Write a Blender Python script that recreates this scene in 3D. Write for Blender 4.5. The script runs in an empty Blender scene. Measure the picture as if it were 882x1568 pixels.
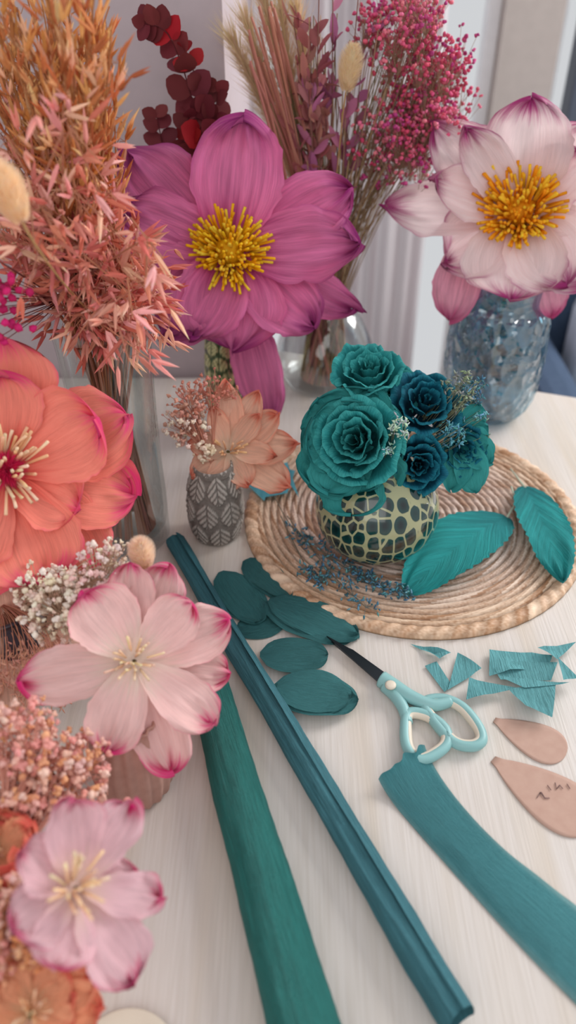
import bpy, math, random
from mathutils import Vector, Matrix, noise
R = random.Random(11)
pi = math.pi
sc = bpy.context.scene
H = .53; PIT = math.radians(38); cp, sp = math.cos(PIT), math.sin(PIT); F = 1250.0

# ---- surveyed points: back-projected on the real table plane / on upright planes in the room
def ray(u, v):
    dx = (u-441)/F; dy = (784-v)/F
    return Vector((dx, cp+sp*dy, -sp+cp*dy))
def T(u, v, z=0.0):
    d = ray(u, v); t = (z-H)/d.z
    return Vector((0, 0, H))+d*t
def Y(u, v, y):
    d = ray(u, v); t = y/d.y
    return Vector((0, 0, H))+d*t
def K(u, v, y):
    return y/ray(u, v).y/F
def C(r, g, b):
    def f(c):
        c /= 255.0
        return c/12.92 if c <= .04045 else ((c+.055)/1.055)**2.4
    return (f(r), f(g), f(b), 1)
def jc(c, a=.15):
    k = 1+R.uniform(-a, a); k2 = 1+R.uniform(-a, a)*.5
    return (c[0]*k, c[1]*k*k2, c[2]*k/k2, 1)
def rv():
    while True:
        p = Vector((R.uniform(-1, 1), R.uniform(-1, 1), R.uniform(-1, 1)))
        if .05 < p.length < 1: return p

ICO_V = []
g = (1+5**.5)/2
for a, b in ((1, g), (-1, g), (1, -g), (-1, -g)):
    ICO_V += [Vector((0, a, b)), Vector((a, b, 0)), Vector((b, 0, a))]
ICO_V = [v.normalized() for v in ICO_V]
ICO_F = []
for i in range(12):
    for j in range(i+1, 12):
        for k in range(j+1, 12):
            if all((ICO_V[p]-ICO_V[q]).length < 1.1 for p, q in ((i, j), (j, k), (i, k))):
                n = (ICO_V[j]-ICO_V[i]).cross(ICO_V[k]-ICO_V[i])
                ICO_F.append((i, j, k) if n.dot(ICO_V[i]) > 0 else (i, k, j))

def frame(n, hint=Vector((1, 0, 0))):
    n = n.normalized(); x = (hint-n*hint.dot(n)).normalized()
    return x, n.cross(x), n

class MB:
    def __init__(s): s.v = []; s.f = []; s.c = []; s.m = []; s.mi = 0
    def face(s, *a): s.f.append(a); s.m.append(s.mi)
    def add(s, p, c): s.v.append(tuple(p)); s.c.append(c); return len(s.v)-1
    def tube(s, pts, r0, r1, col, n=5, cap=True):
        pts = [Vector(p) for p in pts]; rings = []
        for i, p in enumerate(pts):
            d = (pts[min(i+1, len(pts)-1)]-pts[max(i-1, 0)])
            if d.length < 1e-9: d = Vector((0, 0, 1))
            x, y, z = frame(d, Vector((1, .13, .05)) if abs(d.normalized().x) < .9 else Vector((0, 1, 0)))
            r = r0+(r1-r0)*i/(len(pts)-1)
            rings.append([s.add(p+x*r*math.cos(2*pi*k/n)+y*r*math.sin(2*pi*k/n), col) for k in range(n)])
        for a, b in zip(rings, rings[1:]):
            for k in range(n): s.face(a[k], a[(k+1) % n], b[(k+1) % n], b[k])
        if cap: s.face(*rings[-1]); s.face(*rings[0][::-1])
    def loop(s, pts, r, col, n=8, flat=1.0):
        pts = [Vector(p) for p in pts]; N = len(pts); rings = []
        for i, p in enumerate(pts):
            d = (pts[(i+1) % N]-pts[i-1]).normalized(); side = d.cross(Vector((0, 0, 1))).normalized()
            rings.append([s.add(p+side*r*math.cos(2*pi*k/n)+Vector((0, 0, 1))*r*flat*math.sin(2*pi*k/n), col) for k in range(n)])
        for i in range(N):
            a, b = rings[i], rings[(i+1) % N]
            for k in range(n): s.face(a[k], a[(k+1) % n], b[(k+1) % n], b[k])
    def spindle(s, p, d, L, r, col, n=4):
        p = Vector(p); x, y, z = frame(d, rv()); z = z*L
        c2 = tuple(min(1, q*1.35) for q in col[:3])+(1,)
        a = s.add(p, col); rings = []
        for f, q in ((.25, 1), (.6, .8)):
            rings.append([s.add(p+z*f+(x*math.cos(2*pi*k/n)+y*math.sin(2*pi*k/n))*r*q, col) for k in range(n)])
        b = s.add(p+z, c2)
        for k in range(n):
            k2 = (k+1) % n
            s.face(a, rings[0][k2], rings[0][k]); s.face(rings[0][k], rings[0][k2], rings[1][k2], rings[1][k]); s.face(rings[1][k], rings[1][k2], b)
    def blob(s, p, r, col, jit=.2, sq=1):
        p = Vector(p)
        ix = [s.add(p+Vector((q.x, q.y, q.z*sq))*r*(1+R.uniform(-jit, jit)), col) for q in ICO_V]
        for f in ICO_F: s.face(ix[f[0]], ix[f[1]], ix[f[2]])
    def leaf(s, p, d, nrm, L, W, col, bend=.1, fold=.15):
        p = Vector(p); d = d.normalized(); x = d.cross(nrm)
        if x.length < 1e-4: x = d.cross(Vector((.3, .5, .8)))
        x.normalize(); n = x.cross(d)
        c2 = jc(col, .1)
        a = s.add(p, col); rows = []
        for f, w in ((.1, .45), (.28, .85), (.52, 1), (.76, .78), (.92, .4)):
            c0 = p+d*L*f-n*bend*L*f*f
            rows.append((s.add(c0-x*W/2*w+n*fold*W*w, c2), s.add(c0, col), s.add(c0+x*W/2*w+n*fold*W*w, c2)))
        b = s.add(p+d*L-n*bend*L, col)
        s.face(a, rows[0][1], rows[0][0]); s.face(a, rows[0][2], rows[0][1])
        for q, w in zip(rows, rows[1:]):
            s.face(q[0], q[1], w[1], w[0]); s.face(q[1], q[2], w[2], w[1])
        s.face(rows[-1][0], rows[-1][1], b); s.face(rows[-1][1], rows[-1][2], b)
    def hair(s, p, d, L, w, col):
        x = d.cross(rv()).normalized()*w
        a = s.add(Vector(p)-x, col); b = s.add(Vector(p)+x, col); c = s.add(Vector(p)+d*L, col); s.face(a, b, c)
    def petal(s, o, ax, ay, az, L, W, a0=0, a1=0, prof=(.7, 3, .5), cup=.2, ruf=0, jag=0, nv=16, nu=12, fold=0, serr=0, vary=0):
        a0 = math.radians(a0); a1 = math.radians(a1)
        if vary: prof = (prof[0]*(1+R.uniform(-vary, vary)), prof[1]*(1+R.uniform(-vary, vary)), prof[2]*(1+R.uniform(-vary, vary)))
        pf = lambda q: max(q, 1e-6)**prof[0]*max(0, 1-q**prof[1])**prof[2]
        mx = max(pf(i/60) for i in range(61)); sd = R.uniform(0, 90); rn = R.random(); skew = R.uniform(-1, 1)*vary*.5
        r = h = 0; ps = 0; rows = []
        for i in range(nv+1):
            q = i/nv; t_ = 1-(1-q)**1.7; a = a0+(a1-a0)*t_
            r += math.cos(a)*(t_-ps)*L; h += math.sin(a)*(t_-ps)*L; ps = t_
            w = W/2*pf(t_)/mx; w = max(w, W*.07*(1-t_)**2)
            row = []
            for j in range(nu+1):
                t = -1+2*j/nu
                ww = w*(1+serr*abs(t)**6*math.sin(i*2.6))
                ww *= 1+jag*1.3*abs(t)**5*(noise.noise(Vector((t_*8, sd, 2+t)))+.5*noise.noise(Vector((t_*22, sd, t*3))))
                n = cup*w*t*t+fold*w*abs(t)+ruf*L*noise.noise(Vector((t*1.9+sd, t_*3+sd*.3, sd)))*(t*t*.9*t_+t_**3*.7)
                n += ruf*.35*L*noise.noise(Vector((t*5.5+sd, t_*6, sd)))*t_**2*(.3+.7*max(abs(t), t_**2))
                ln = r+jag*L*(noise.noise(Vector((t*4+sd, sd, 1)))+.6*noise.noise(Vector((t*13+sd, sd, 5)))+.3*noise.noise(Vector((t*31+sd, sd, 9))))*t_**4
                row.append(s.add(o+ax*(t*ww+skew*W*t_**2)+ay*(ln-n*math.sin(a))+az*(h+n*math.cos(a)), (t_, (t+1)/2, rn, 1)))
            rows.append(row)
        for a, b in zip(rows, rows[1:]):
            for j in range(nu): s.face(a[j], a[j+1], b[j+1], b[j])
    def lathe(s, pr, o, n=48, col=(1, 1, 1, 1), fn=None, cf=None):
        o = Vector(o); rows = []
        for i, (r, z) in enumerate(pr):
            row = []
            for k in range(n):
                th = 2*pi*k/n; rr = r+(fn(th, z, i) if fn else 0)
                row.append(s.add(o+Vector((rr*math.cos(th), rr*math.sin(th), z)), cf(th, z) if cf else col))
            rows.append(row)
        for a, b in zip(rows, rows[1:]):
            for k in range(n): s.face(a[k], a[(k+1) % n], b[(k+1) % n], b[k])
        if pr[0][0] > 1e-5: s.face(*rows[0][::-1])
    def obj(s, name, mats, parent=None, smooth=True):
        me = bpy.data.meshes.new(name); me.from_pydata(s.v, [], s.f)
        if not isinstance(mats, (list, tuple)): mats = [mats]
        for m in mats: me.materials.append(m)
        ca = me.color_attributes.new('Col', 'FLOAT_COLOR', 'POINT')
        ca.data.foreach_set('color', [x for c in s.c for x in c])
        me.polygons.foreach_set('material_index', s.m)
        me.polygons.foreach_set('use_smooth', [smooth]*len(s.f))
        me.update()
        ob = bpy.data.objects.new(name, me); sc.collection.objects.link(ob)
        if parent: ob.parent = parent
        return ob
def empty(name, loc=(0, 0, 0)):
    e = bpy.data.objects.new(name, None); e.empty_display_size = .02
    sc.collection.objects.link(e); return e
def bez(p0, p1, p2, n=10):
    return [(p0*(1-t)**2+p1*2*t*(1-t)+p2*t*t) for t in (i/n for i in range(n+1))]
def catmull(P, n=6, closed=True):
    out = []; N = len(P)
    for i in range(N if closed else N-1):
        if closed: a, b, c, d = P[i-1], P[i], P[(i+1) % N], P[(i+2) % N]
        else: a, b, c, d = P[max(i-1, 0)], P[i], P[i+1], P[min(i+2, N-1)]
        for k in range(n):
            t = k/n
            out.append(.5*((2*b)+(c-a)*t+(2*a-5*b+4*c-d)*t*t+(3*b-a-3*c+d)*t**3))
    if not closed: out.append(P[-1])
    return out

# ------------------------------------------------------------------ materials
class NT:
    def __init__(s, name):
        s.mat = bpy.data.materials.new(name); s.mat.use_nodes = True
        s.t = s.mat.node_tree; s.t.nodes.clear()
        s.out = s.n('ShaderNodeOutputMaterial')
    def n(s, ty, **k):
        nd = s.t.nodes.new(ty)
        for a, b in k.items(): setattr(nd, a, b)
        return nd
    def set(s, sock, v):
        if isinstance(v, bpy.types.NodeSocket): s.t.links.new(v, sock)
        else: sock.default_value = v
    def m(s, op, a, b=0.0, c=None):
        nd = s.n('ShaderNodeMath', operation=op); s.set(nd.inputs[0], a); s.set(nd.inputs[1], b)
        if c is not None: s.set(nd.inputs[2], c)
        return nd.outputs[0]
    def mr(s, v, a, b, c=0.0, d=1.0, smooth=True):
        nd = s.n('ShaderNodeMapRange'); nd.interpolation_type = 'SMOOTHSTEP' if smooth else 'LINEAR'
        for i, x in enumerate((v, a, b, c, d)): s.set(nd.inputs[i], x)
        return nd.outputs[0]
    def mix(s, f, a, b, bt='MIX'):
        nd = s.n('ShaderNodeMix', data_type='RGBA', blend_type=bt)
        s.set(nd.inputs[0], f); s.set(nd.inputs[6], a); s.set(nd.inputs[7], b); return nd.outputs[2]
    def noise(s, vec, scale, detail=3.0, rough=.5):
        nd = s.n('ShaderNodeTexNoise'); s.set(nd.inputs['Scale'], scale); s.set(nd.inputs['Detail'], detail); s.set(nd.inputs['Roughness'], rough)
        if vec is not None: s.set(nd.inputs['Vector'], vec)
        return nd.outputs[0]
    def comb(s, x, y, z):
        nd = s.n('ShaderNodeCombineXYZ')
        for i, q in enumerate((x, y, z)): s.set(nd.inputs[i], q)
        return nd.outputs[0]
    def obj(s, scale=(1, 1, 1), rot=(0, 0, 0)):
        tc = s.n('ShaderNodeTexCoord'); mp = s.n('ShaderNodeMapping')
        s.t.links.new(tc.outputs['Object'], mp.inputs[0]); mp.inputs['Scale'].default_value = scale; mp.inputs['Rotation'].default_value = rot
        return mp.outputs[0]
    def bump(s, h, st, dist=.002):
        nd = s.n('ShaderNodeBump'); s.set(nd.inputs['Strength'], st); s.set(nd.inputs['Distance'], dist); s.set(nd.inputs['Height'], h); return nd.outputs[0]
    def finish(s, col, rough=.6, transl=0, normal=None, metal=0, spec=.4, coat=0, sheen=0):
        p = s.n('ShaderNodeBsdfPrincipled'); s.set(p.inputs['Base Color'], col); s.set(p.inputs['Roughness'], rough)
        p.inputs['Metallic'].default_value = metal; p.inputs['Specular IOR Level'].default_value = spec; p.inputs['Coat Weight'].default_value = coat
        p.inputs['Coat Roughness'].default_value = .06
        if normal is not None: s.set(p.inputs['Normal'], normal)
        o = p.outputs[0]
        if transl:
            tr = s.n('ShaderNodeBsdfTranslucent'); s.set(tr.inputs[0], col)
            mx = s.n('ShaderNodeMixShader'); mx.inputs[0].default_value = transl
            s.t.links.new(o, mx.inputs[1]); s.t.links.new(tr.outputs[0], mx.inputs[2]); o = mx.outputs[0]
        s.t.links.new(o, s.out.inputs[0]); return s.mat
def attr(t):
    a = t.n('ShaderNodeAttribute'); a.attribute_name = 'Col'
    se = t.n('ShaderNodeSeparateColor'); t.t.links.new(a.outputs['Color'], se.inputs[0])
    return a.outputs['Color'], se.outputs[0], se.outputs[1], se.outputs[2]

def petal_mat(name, base, mid, edge, e0=.78, e1=1.0, streak=.28, transl=.22, freq=80, bump=.6, rough=.75, b1=.5, diag=0, spec=.18, along=3.0, edgemod=1.0, band=.5, dist=.0018):
    t = NT(name); _, s_, g_, b_ = attr(t)
    tt = t.m('ABSOLUTE', t.m('SUBTRACT', t.m('MULTIPLY', g_, 2.0), 1.0))
    rb = t.m('MULTIPLY', b_, 40.0)
    if diag:
        vx = t.m('ADD', t.m('MULTIPLY', s_, freq), t.m('MULTIPLY', tt, -freq*diag)); vy = t.m('MULTIPLY', g_, 2.0)
    else:
        vx = t.m('MULTIPLY', g_, freq); vy = t.m('MULTIPLY', s_, along)
    N = t.noise(t.comb(vx, vy, rb), 1.0, 4.0, .65)
    NB = t.noise(t.comb(t.m('MULTIPLY', vx, .18), t.m('MULTIPLY', vy, .7), rb), 1.0, 2.0)
    N2 = t.noise(t.comb(t.m('MULTIPLY', g_, 5.0), t.m('MULTIPLY', s_, 3.0), t.m('MULTIPLY', b_, 90.0)), 1.0, 2.0)
    c = t.mix(t.mr(t.m('ADD', s_, t.m('MULTIPLY', t.m('SUBTRACT', NB, .5), .5)), 0.0, b1), base, mid)
    e = t.m('MAXIMUM', t.m('MULTIPLY', tt, t.m('ADD', .62, t.m('MULTIPLY', s_, .38))), s_)
    e = t.m('ADD', e, t.m('MULTIPLY', t.m('SUBTRACT', N, .5), .4*edgemod)); e = t.m('ADD', e, t.m('MULTIPLY', t.m('SUBTRACT', N2, .5), .3*edgemod))
    c = t.mix(t.mr(e, e0, e1), c, edge)
    k = t.mr(N, .3, .7, 1-streak, 1+streak*.7, False)
    k = t.m('MULTIPLY', k, t.mr(NB, .3, .7, 1-streak*band, 1+streak*band, False))
    k = t.m('MULTIPLY', k, t.mr(b_, 0.0, 1.0, .92, 1.08, False))
    c = t.mix(1.0, c, t.comb(k, k, k), 'MULTIPLY')
    hgt = t.m('ADD', N, t.m('MULTIPLY', NB, .6))
    return t.finish(c, rough, transl, t.bump(hgt, bump, dist), spec=spec)
def plant_mat(name, transl=.15, rough=.65, bump=0):
    t = NT(name); c, *_ = attr(t)
    return t.finish(c, rough, transl, t.bump(t.noise(t.obj(), 400.0), bump, .001) if bump else None, spec=.25)
def glass_mat(name, tint, bump=0, bs=60, gl=.05, extra=0.0, haze=0):
    t = NT(name); tr = t.n('ShaderNodeBsdfTransparent'); tr.inputs[0].default_value = tint
    gs = t.n('ShaderNodeBsdfGlossy'); gs.inputs['Roughness'].default_value = gl
    lw = t.n('ShaderNodeLayerWeight'); lw.inputs[0].default_value = .25
    if bump:
        vv = t.n('ShaderNodeTexVoronoi'); vv.inputs['Scale'].default_value = bs; t.set(vv.inputs['Vector'], t.obj((1, 1, .7)))
        nb = t.bump(vv.outputs['Distance'], bump, .006); t.set(gs.inputs['Normal'], nb); t.set(lw.inputs['Normal'], nb)
        t.set(tr.inputs[0], t.mix(t.mr(vv.outputs['Distance'], .1, .6), tint, tuple(min(1, q*1.45) for q in tint[:3])+(1,)))
    mx = t.n('ShaderNodeMixShader'); t.set(mx.inputs[0], t.m('MINIMUM', t.m('ADD', t.m('MULTIPLY', lw.outputs['Facing'], .45), .06+extra), 1.0))
    t.t.links.new(tr.outputs[0], mx.inputs[1]); t.t.links.new(gs.outputs[0], mx.inputs[2])
    o = mx.outputs[0]
    if haze:
        df = t.n('ShaderNodeBsdfPrincipled'); df.inputs['Base Color'].default_value = tuple(x*.55 for x in tint[:3])+(1,); df.inputs['Roughness'].default_value = .12
        t.set(df.inputs['Normal'], nb)
        m2 = t.n('ShaderNodeMixShader'); m2.inputs[0].default_value = haze
        t.t.links.new(o, m2.inputs[1]); t.t.links.new(df.outputs[0], m2.inputs[2]); o = m2.outputs[0]
    t.t.links.new(o, t.out.inputs[0]); return t.mat
def simple(name, col, rough=.6, **k):
    t = NT(name); n = t.noise(t.obj(), 40.0, 3.0)
    return t.finish(t.mix(t.mr(n, .3, .7, 0.0, .25), col, tuple(x*.75 for x in col[:3])+(1,)), rough, normal=t.bump(n, .1, .001), **k)

M_plant = plant_mat('dried_plant'); M_vcol = plant_mat('painted_surface', 0, .55)
M_magenta = petal_mat('crepe_magenta', C(210, 70, 145), C(236, 130, 180), C(150, 42, 118), e0=.74, e1=1.08, streak=.2, transl=.25, band=.9)
M_white = petal_mat('crepe_white_pink', C(252, 214, 205), C(254, 232, 232), C(178, 60, 128), e0=.76, e1=1.02, streak=.1, transl=.3)
M_coral = petal_mat('crepe_coral', C(250, 110, 100), C(255, 148, 130), C(238, 66, 128), e0=.8, e1=1.05, streak=.15)
M_pale = petal_mat('crepe_pale_pink', C(255, 234, 220), C(252, 208, 204), C(228, 50, 125), e0=.82, e1=1.04, streak=.13)
M_pale2 = petal_mat('crepe_lilac_pink', C(255, 224, 212), C(244, 200, 208), C(212, 36, 108), e0=.86, e1=1.05, streak=.14)
M_peach = petal_mat('crepe_peach', C(252, 226, 200), C(252, 200, 174), C(240, 128, 104), e0=.74, e1=1.05, streak=.18, transl=.3)
M_peach2 = petal_mat('crepe_orange_peach', C(255, 205, 160), C(255, 182, 142), C(238, 100, 90), e0=.78, e1=1.05, streak=.18, transl=.3)
M_palepeach = petal_mat('crepe_pale_peach', C(240, 190, 165), C(248, 200, 178), C(235, 140, 125), e0=.8, e1=1.1)
M_rose = petal_mat('crepe_teal_rose', C(14, 86, 98), C(44, 148, 150), C(70, 174, 172), e0=.78, e1=1.04, b1=.75, streak=.17, transl=.16, freq=60, bump=.8)
M_roselt = petal_mat('crepe_teal_rose_outer', C(20, 120, 126), C(66, 166, 164), C(42, 142, 144), e0=.85, e1=1.1, streak=.16, transl=.18, bump=.8)
M_rosedk = petal_mat('crepe_dark_teal_rose', C(6, 34, 54), C(14, 84, 108), C(28, 116, 134), e0=.76, e1=1.02, b1=.85, streak=.25, transl=.1, freq=60)
M_leaf = petal_mat('crepe_teal_leaf', C(36, 128, 132), C(42, 150, 150), C(24, 104, 114), e0=.9, e1=1.15, freq=85, diag=.35, bump=.9, streak=.28, transl=.05)
M_cut = petal_mat('crepe_cutout', C(78, 144, 148), C(80, 147, 150), C(74, 140, 144), e0=.95, e1=1.2, freq=130, bump=1.0, streak=.2, transl=.05, along=6, band=.25, dist=.003)
M_cutlt = petal_mat('crepe_cutout_light', C(104, 168, 174), C(108, 173, 178), C(92, 158, 164), e0=.95, e1=1.2, freq=100, bump=1.0, streak=.22, transl=.05, along=6, band=.25, dist=.003)
M_roll1 = petal_mat('crepe_roll_green', C(40, 118, 112), C(46, 130, 124), C(42, 122, 115), e0=1.3, e1=1.6, freq=300, bump=1.0, streak=.2, transl=0, rough=.6, along=14, band=.5, spec=.3, dist=.003)
M_roll2 = petal_mat('crepe_roll_teal', C(76, 136, 148), C(86, 146, 158), C(90, 155, 160), e0=1.2, e1=1.5, freq=220, bump=1.0, streak=.28, transl=0, rough=.7, along=14, band=.3, dist=.003)
M_strip = petal_mat('crepe_strip', C(86, 160, 168), C(86, 160, 168), C(160, 206, 206), e0=.58, e1=.90, freq=170, bump=1.0, streak=.16, transl=.05, rough=.6, edgemod=.2, along=30, band=.25, dist=.003)  # edge colour paints a whitish sheen along both sides of the strip

# ------------------------------------------------------------------ room
t = NT('table_wood'); v = t.obj((14, .9, 14), (0, 0, math.radians(12)))
n1 = t.noise(v, 1.5, 3.0, .5); n2 = t.noise(t.obj((300, 9, 50), (0, 0, math.radians(12))), 1.6, 3.0)
c = t.mix(t.mr(n1, .45, .75, 0, .8), C(220, 212, 206), C(208, 192, 172)); c = t.mix(t.mr(n2, .35, .7, 0, .5), c, C(202, 192, 182))
M_table = t.finish(c, .34, normal=t.bump(n2, .3, .0008), spec=.45)
def box(name, lo, hi, mat, parent=None, rotz=0, loc=(0, 0, 0), bev=.004):
    mb = MB(); ix = [mb.add((x, y, z), (1, 1, 1, 1)) for x in (lo[0], hi[0]) for y in (lo[1], hi[1]) for z in (lo[2], hi[2])]
    for f in ((0, 1, 3, 2), (4, 6, 7, 5), (0, 4, 5, 1), (2, 3, 7, 6), (0, 2, 6, 4), (1, 5, 7, 3)): mb.face(*[ix[q] for q in f])
    ob = mb.obj(name, mat, parent, False); ob.rotation_euler = (0, 0, rotz); ob.location = loc
    if bev:
        b = ob.modifiers.new('b', 'BEVEL'); b.width = bev; b.segments = 3
    return ob
def plate(mb, P, z, th, n=1):
    a = [mb.add(p+Vector((0, 0, z)), (1, 1, 1, 1)) for p in P]; b = [mb.add(p+Vector((0, 0, z+th)), (1, 1, 1, 1)) for p in P]
    mb.face(*b); mb.face(*a[::-1])
    for i in range(len(P)): j = (i+1) % len(P); mb.face(a[i], a[j], b[j], b[i])
tab = empty('craft_table')
mb = MB(); plate(mb, [Vector((x, y, 0)) for x, y in ((-1.05, -.45), (.50, -.45), (.72, .80), (-.055, 1.065), (-.055, .972), (-1.05, .972))], -.03, .03)
ob = mb.obj('table_top', M_table, tab, False); b = ob.modifiers.new('b', 'BEVEL'); b.width = .004; b.segments = 3
for i, (x, y) in enumerate(((-1.0, -.4), (.42, -.4), (-1.0, .9), (.6, .74))):
    box('leg_%d' % (i+1), (x, y, -.745), (x+.05, y+.05, -.032), M_table, tab)
M_floor = simple('floor_wood', C(178, 165, 155), .5)
M_wall = simple('wall_paint', C(190, 176, 180), .8)
M_wall2 = simple('wall_paint_beige', C(190, 180, 174), .8)
M_frame = simple('white_frame', C(240, 240, 242), .4)
box('floor', (-2.2, -.9, -.8), (2.4, 2.3, -.75), M_floor, bev=0)
wb = empty('wall_back')
box('panel_a', (-2.2, .985, -.75), (-.068, 1.85, 1.75), M_wall, wb, bev=0)
box('panel_b', (.40, 1.75, -.75), (.51, 1.85, 1.75), M_wall2, wb, bev=0)
box('panel_c', (1.5, 1.75, -.75), (2.4, 1.85, 1.75), M_wall2, wb, bev=0)
box('wall_left', (-2.3, -.9, -.75), (-2.2, 1.85, 1.75), M_wall, bev=0)
wd = empty('window_1')
for i, (a, b) in enumerate((((-.068, 1.78, -.75), (-.04, 1.82, 1.75)), ((.375, 1.78, -.75), (.40, 1.82, 1.75)), ((.16, 1.78, -.75), (.19, 1.82, 1.75)), ((-.04, 1.78, -.75), (.375, 1.82, -.70)))):
    box('frame_%d' % i, a, b, M_frame, wd)
wd2 = empty('window_2')
for i, (a, b) in enumerate((((.51, 1.78, -.75), (.525, 1.82, 1.75)), ((1.46, 1.78, -.75), (1.5, 1.82, 1.75)), ((.525, 1.78, -.75), (1.46, 1.82, -.35)))):
    box('frame_%d' % i, a, b, M_frame, wd2)
t = NT('dark_shutter'); M_dark = t.finish(C(84, 92, 106), .5)
box('frame_mullion', (.555, 1.76, -.35), (.64, 1.82, 1.75), M_dark, wd2)
t = NT('sheer_curtain'); M_curt = t.finish(C(222, 216, 218), .8, .45)
mb = MB(); W = 220; rows = []
for j in range(12):
    z = -.73+j*.22
    rows.append([mb.add((-.01+.285*i/W, 1.64+.016*math.sin(i*.2)+.02*math.sin(i*.083+j*.05), z), (1, 1, 1, 1)) for i in range(W+1)])
for a, b in zip(rows, rows[1:]):
    for i in range(W): mb.face(a[i], a[i+1], b[i+1], b[i])
mb.obj('sheer_curtain', M_curt)
arm = empty('armchair'); t = NT('blue_fabric'); nn = t.noise(t.obj(), 90.0)
M_fab = t.finish(t.mix(nn, C(48, 66, 92), C(70, 88, 112)), .85, normal=t.bump(nn, .4))
M_cush = simple('pale_fabric', C(200, 212, 226), .85)
for nme, a, b, m_ in (('seat', (.46, 1.2, -.55), (1.05, 1.65, -.32), M_fab), ('backrest', (.46, 1.58, -.45), (1.05, 1.7, -.06), M_fab), ('armrest_1', (.44, 1.2, -.6), (.54, 1.68, -.20), M_fab),
                  ('armrest_2', (.98, 1.2, -.6), (1.08, 1.68, -.20), M_fab), ('cushion', (.57, 1.45, -.315), (.9, 1.57, -.12), M_cush)):
    box(nme, a, b, m_, arm, bev=.035)
for i, (x, y) in enumerate(((.48, 1.25), (1.0, 1.25), (.48, 1.62), (1.0, 1.62))): box('foot_%d' % i, (x, y, -.75), (x+.04, y+.04, -.56), M_dark, arm)

# ------------------------------------------------------------------ placemat
mc = Vector((.129, .669, 0)); MR = .174
mb = MB(); NA = 1000; w0 = .0072; rim = .0135
rs = [0.002]; r = .002
while r < MR-1e-4:
    r += w0/7; rs.append(min(r, MR))
rows = []
for r in rs:
    row = []
    for k in range(NA):
        th = 2*pi*k/NA
        if r > MR-rim:
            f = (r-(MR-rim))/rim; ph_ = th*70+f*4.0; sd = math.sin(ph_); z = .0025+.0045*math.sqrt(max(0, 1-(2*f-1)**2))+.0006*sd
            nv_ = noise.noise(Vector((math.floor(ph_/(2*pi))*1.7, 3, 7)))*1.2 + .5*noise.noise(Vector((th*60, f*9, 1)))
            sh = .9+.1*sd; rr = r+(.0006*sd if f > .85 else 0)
        else:
            q = r/w0+th/(2*pi); f = q-math.floor(q); ci = math.floor(q)
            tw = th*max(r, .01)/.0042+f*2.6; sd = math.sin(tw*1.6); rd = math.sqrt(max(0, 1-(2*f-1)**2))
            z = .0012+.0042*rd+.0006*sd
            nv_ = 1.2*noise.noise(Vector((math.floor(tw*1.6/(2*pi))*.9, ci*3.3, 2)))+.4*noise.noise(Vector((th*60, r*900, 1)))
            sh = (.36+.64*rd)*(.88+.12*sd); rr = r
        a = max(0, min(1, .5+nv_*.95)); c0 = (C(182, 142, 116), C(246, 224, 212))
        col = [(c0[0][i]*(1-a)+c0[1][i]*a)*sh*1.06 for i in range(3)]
        e_ = max(0, min(1, (r-.105)/.05)); gold = (.98, .90, .74)
        col = [col[i]*(1-e_+e_*gold[i]) for i in range(3)]
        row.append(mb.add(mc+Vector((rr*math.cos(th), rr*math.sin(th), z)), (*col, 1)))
    rows.append(row)
rows.append([mb.add(mc+Vector((MR*math.cos(2*pi*k/NA), MR*math.sin(2*pi*k/NA), .0002)), (*C(120, 95, 70)[:3], 1)) for k in range(NA)])
for a, b in zip(rows, rows[1:]):
    for k in range(NA): mb.face(a[k], b[k], b[(k+1) % NA], a[(k+1) % NA])
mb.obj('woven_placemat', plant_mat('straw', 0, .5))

# ------------------------------------------------------------------ crepe rolls
def roll(name, p0, p1, r0, r1, mat, turns=1.7, phase=0, squash=1.0, lump=.05, n=140, m=110, gap=.14, lip=.0007, crk=0.0):
    d = (p1-p0); L = d.length; d.normalize(); side = d.cross(Vector((0, 0, 1))).normalized(); up = Vector((0, 0, 1))
    mb = MB(); rows = []
    for i in range(m+1):
        s_ = i/m; r = (r0+(r1-r0)*s_); row = []
        for k in range(n+1):
            q = k/n; a = phase+turns*2*pi*q
            rr = r*(1-gap*q)*(1+lump*noise.noise(Vector((math.cos(a)*1.2, math.sin(a)*1.2+q, s_*5)))+crk*noise.noise(Vector((math.cos(a)*5, math.sin(a)*5, s_*7)))+crk*.5*noise.noise(Vector((math.cos(a)*2, math.sin(a)*2, s_*34))))
            if q < .06: rr += lip*(1-q/.06)
            c = p0+d*L*s_+up*(r*squash+.0008)
            row.append(mb.add(c+side*rr*math.cos(a)+up*rr*squash*math.sin(a)+d*(.003*noise.noise(Vector((q*9, i//m, 2))) if i in (0, m) else 0), (s_, q, .4, 1)))
        rows.append(row)
    for a, b in zip(rows, rows[1:]):
        for k in range(n): mb.face(a[k], a[k+1], b[k+1], b[k])
    return mb.obj(name, mat)
roll('crepe_paper_roll', T(318, 1055, 0), T(522, 1790, 0), .0165, .0225, M_roll1, phase=-2.2, squash=.8, lump=.07, crk=.04)
roll('crepe_paper_roll.001', T(268, 838, 0), T(697, 1572, 0), .0098, .0122, M_roll2, phase=1.75, squash=.8, lump=.16, lip=.0022, crk=.08)

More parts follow.
